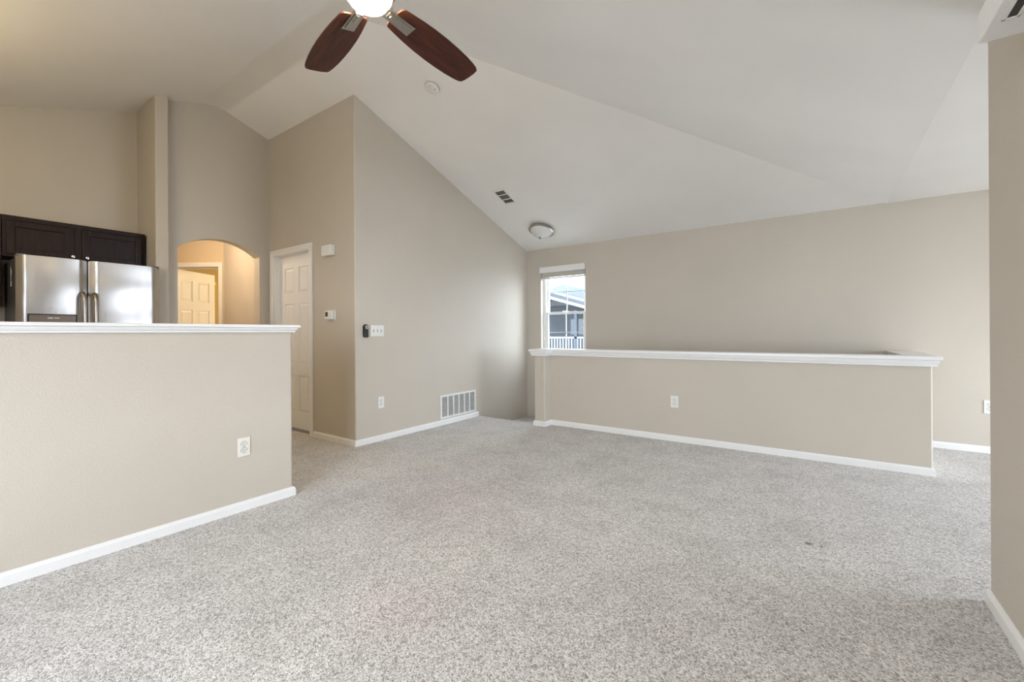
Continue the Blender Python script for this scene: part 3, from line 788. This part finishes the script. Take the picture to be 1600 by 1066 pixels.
# ------------------------------------------------------------------ kitchen
FR = thing('refrigerator', 'side by side stainless steel refrigerator seen above the bar wall', 'refrigerator', at(-5.10, 0.965, 0, FX))
hw = 0.453
bm = bm_new(); box(bm, -hw, hw, 0.075, 0.66, 0.02, 1.725, 0.006, 2); obj('cabinet_body', bm, M['graysteel'], FR, True)
def fridge_door(x0, x1):
    bm = bm_new(); n = 14; zs_ = (0.06, 1.742); pts = []
    for i in range(n + 1):
        t = i / n; x = x0 + (x1 - x0) * t
        e = min(t, 1 - t) * (x1 - x0)
        y = 0.010 - 0.012 * math.sin(PI * t) + (0.022 * (1 - math.sqrt(max(0, 1 - (1 - min(1, e / 0.022)) ** 2))))
        pts.append((x, y))
    poly = pts + [(x1, 0.07), (x0, 0.07)]
    prism(bm, poly, *zs_)
    bmesh.ops.bevel(bm, geom=[e for e in bm.edges if abs(e.verts[0].co.z - zs_[1]) < 1e-5 and abs(e.verts[1].co.z - zs_[1]) < 1e-5], offset=0.006, segments=2, affect='EDGES')
    return obj('door', bm, M['steel'], FR, True)
dl = fridge_door(-hw, -0.047); dr = fridge_door(-0.039, hw)
for (par, x) in ((dl, -0.078), (dr, -0.008)):
    bm = bm_new()
    pts = [(x, 0.0, 1.455), (x, -0.025, 1.452), (x, -0.052, 1.43), (x, -0.062, 1.39), (x, -0.064, 1.30), (x, -0.064, 0.80), (x, -0.060, 0.66), (x, -0.045, 0.62), (x, 0.0, 0.61)]
    tube(bm, pts, 0.0165, 14); obj('handle', bm, M['nickel'], par, True)
bm = bm_new()
x0, x1, z0, z1 = -0.395, -0.115, 0.86, 1.275
for (a, b_, c, d) in ((x0, x0 + 0.008, z0, z1), (x1 - 0.008, x1, z0, z1), (x0, x1, z1 - 0.008, z1), (x0, x1, z0, z0 + 0.008)): box(bm, a, b_, -0.008, 0.012, c, d, 0.002, 1)
dsp = obj('dispenser', bm, M['black'], dl)
bm = bm_new(); box(bm, x0 + 0.008, x1 - 0.008, -0.005, 0.014, 1.13, z1 - 0.008); obj('control_panel', bm, M['taupe'], dsp)
bm = bm_new(); box(bm, x0 + 0.008, x1 - 0.008, -0.002, 0.014, z0 + 0.008, 1.13); obj('recess', bm, M['black'], dsp)
bm = bm_new(); box(bm, -0.285, -0.255, -0.0062, -0.004, 1.237, 1.247); box(bm, -0.248, -0.218, -0.0062, -0.004, 1.239, 1.246); obj('maker_mark', bm, M['screw'], dsp)
bm = bm_new(); box(bm, 0.15, 0.165, -0.0035, -0.001, 1.385, 1.393, 0.0008, 1); obj('badge', bm, M['screw'], dr)
for x in (-hw + 0.03, hw - 0.03):
    bm = bm_new(); box(bm, x - 0.028, x + 0.028, 0.02, 0.14, 1.7255, 1.752, 0.006, 2); obj('hinge_cover', bm, M['graysteel'], FR, True)
bm = bm_new()
box(bm, -hw - 0.0012, -hw, 0.27, 0.285, 1.55, 1.665); box(bm, -hw - 0.0012, -hw, 0.24, 0.262, 1.60, 1.635)
box(bm, -hw - 0.0012, -hw, 0.245, 0.295, 1.505, 1.545); box(bm, -hw - 0.0012, -hw, 0.262, 0.282, 1.57, 1.60)
obj('sticker', bm, M['plastic'], FR)

def wall_cabinet(label, mw, w, h, d, doors, knob_ends):
    t = thing('wall_cabinet', label, 'cabinet', mw, None)
    bm = bm_new(); box(bm, -w / 2, w / 2, 0.022, d, 0, h, 0.002, 1); 
    box(bm, -w / 2, w / 2, 0.016, 0.022, h - 0.04, h, 0.001, 1)
    obj('carcass', bm, M['cabinet'], t)
    for (a, b_), ke in zip(doors, knob_ends):
        bm = bm_new(); s = 0.05; z0, z1 = 0.02, h - 0.045
        for (p, q, c, e) in ((a, a + s, z0, z1), (b_ - s, b_, z0, z1), (a + s, b_ - s, z0, z0 + s), (a + s, b_ - s, z1 - s, z1)): box(bm, p, q, 0, 0.020, c, e, 0.003, 2)
        box(bm, a + s - 0.004, b_ - s + 0.004, 0.012, 0.019, z0 + s - 0.004, z1 - s + 0.004)
        dd = obj('door', bm, M['cabinet'], t)
        if ke is not None:
            bm = bm_new(); lathe(bm, [(0, 0), (0.009, 0), (0.006, 0.010), (0.013, 0.016), (0.015, 0.024), (0.011, 0.030), (0, 0.031)], 20, Matrix.Translation((ke, 0, 0.045)) @ Matrix.Rotation(PI / 2, 4, 'X'))
            obj('knob', bm, M['chrome'], dd, True)
    return t
cw_ = 0.932
wall_cabinet('short dark wood cabinet with two doors above the refrigerator', at(-5.484, 0.476 + cw_ / 2, 1.765, FX), cw_, 0.345, 0.326,
             [(-cw_ / 2 + 0.022, -cw_ / 2 + 0.424), (-cw_ / 2 + 0.478, cw_ / 2 - 0.03)], [-cw_ / 2 + 0.412, -cw_ / 2 + 0.505])
wall_cabinet('taller dark wood cabinet left of the refrigerator, cut by the frame', at(-5.484, 0.474 - 0.40, 1.345, FX), 0.80, 0.765, 0.326,
             [(-0.385, -0.01), (0.01, 0.385)], [None, None])

# ------------------------------------------------------------------ wall box with a slot, high on the right wall
wb = thing('wall_vent_box', 'white wall box with a dark slot underneath, high on the right wall', 'air vent', at(RX, 1.5, 1.975, -FX))
# local: x runs towards -Y, y into the wall, z up
bm = bm_new(); box(bm, -0.405, 0.45, -0.160, 0, 0, 0.088, 0.006, 3); obj('housing', bm, M['trim'], wb, True)
bm = bm_new(); box(bm, -0.284, 0.40, -0.128, -0.108, -0.002, 0.0005); obj('slot', bm, M['slot'], wb)
bm = bm_new()
for (a, b_, c, d) in ((-0.292, 0.408, -0.136, -0.128), (-0.292, 0.408, -0.108, -0.100), (-0.292, -0.284, -0.136, -0.100), (0.40, 0.408, -0.136, -0.100)): box(bm, a, b_, c, d, -0.004, 0.0005, 0.001, 1)
obj('slot_frame', bm, M['plastic'], wb)

# ------------------------------------------------------------------ outdoors
bm = bm_new(); box(bm, -45, 40, BY + 0.16, 60, -3.0, -2.8); o = struct('ground', bm, M['ground'])
bm = bm_new(); box(bm, DIN + 0.13, 40, -30, BY + 0.16, -3.0, -2.8); box(bm, -45, DIN + 0.13, -30, RY0 - 0.13, -3.0, -2.8); struct('ground_garden', bm, M['ground'])
HS = thing('neighbour_house', 'pale grey neighbouring house with low gable roof outside the stair window', 'house', at(-7.9, 13.0, -2.8))
def hb(name, m, boxes, par=HS):
    bm = bm_new()
    for b in boxes: box(bm, *b)
    return obj(name, bm, M[m], par)
bm = bm_new(); extr(bm, [(-5, 0), (5, 0), (5, 4.45), (0, 5.75), (-5, 4.45)], lambda p, q: Vector((p, 1.6, q)), (0, 8, 0)); obj('wall', bm, M['siding'], HS)
bm = bm_new(); pit = 0.29
extr(bm, [(-5.6, 5.28 - 5.6 * pit + 0.0), (0, 5.28), (5.6, 5.28 - 5.6 * pit), (5.6, 5.42 - 5.6 * pit), (0, 5.42), (-5.6, 5.42 - 5.6 * pit)], lambda p, q: Vector((p, -0.3, q)), (0, 10.5, 0)); obj('roof', bm, M['roofing'], HS)
bm = bm_new(); extr(bm, [(-5.6, 5.20 - 5.6 * pit), (0, 5.20), (5.6, 5.20 - 5.6 * pit), (5.6, 5.30 - 5.6 * pit), (0, 5.30), (-5.6, 5.30 - 5.6 * pit)], lambda p, q: Vector((p, -0.36, q)), (0, 0.06, 0)); obj('fascia', bm, M['rail'], HS)
hb('porch_back', 'porchdark', [(-4.8, 2.2, 1.52, 1.6, 3.0, 4.9)])  # dark panel carries the porch's painted shade
w_ = hb('house_window', 'post', [(0.35, 1.25, 1.45, 1.52, 3.75, 4.45)]); hb('pane', 'winglass', [(0.42, 1.18, 1.43, 1.46, 3.82, 4.4)], w_)
hb('corner_post', 'post', [(1.28, 1.38, 0.0, 0.12, 2.9, 4.65)])
hb('siding_wall', 'rail', [(1.5, 5, 0.6, 1.5, 0, 4.75)])
rl = hb('railing', 'rail', [(-4.5, 4.5, 0.0, 0.06, 3.70, 3.76), (-4.5, 4.5, 0.0, 0.06, 2.95, 3.0)])
for i in range(60):
    if -0.6 < -3.0 + i * 0.11 < 3.2:
        x = -3.0 + i * 0.11; hb('baluster', 'rail', [(x - 0.025, x + 0.025, 0.01, 0.05, 3.0, 3.70)], rl)
hb('balcony_deck', 'rail', [(-4.8, 4.8, -0.05, 1.6, 2.65, 2.9)])
for x in (-4.4, 0.2, 4.4): hb('deck_post', 'rail', [(x - 0.08, x + 0.08, 0.0, 0.16, 0, 2.65)])
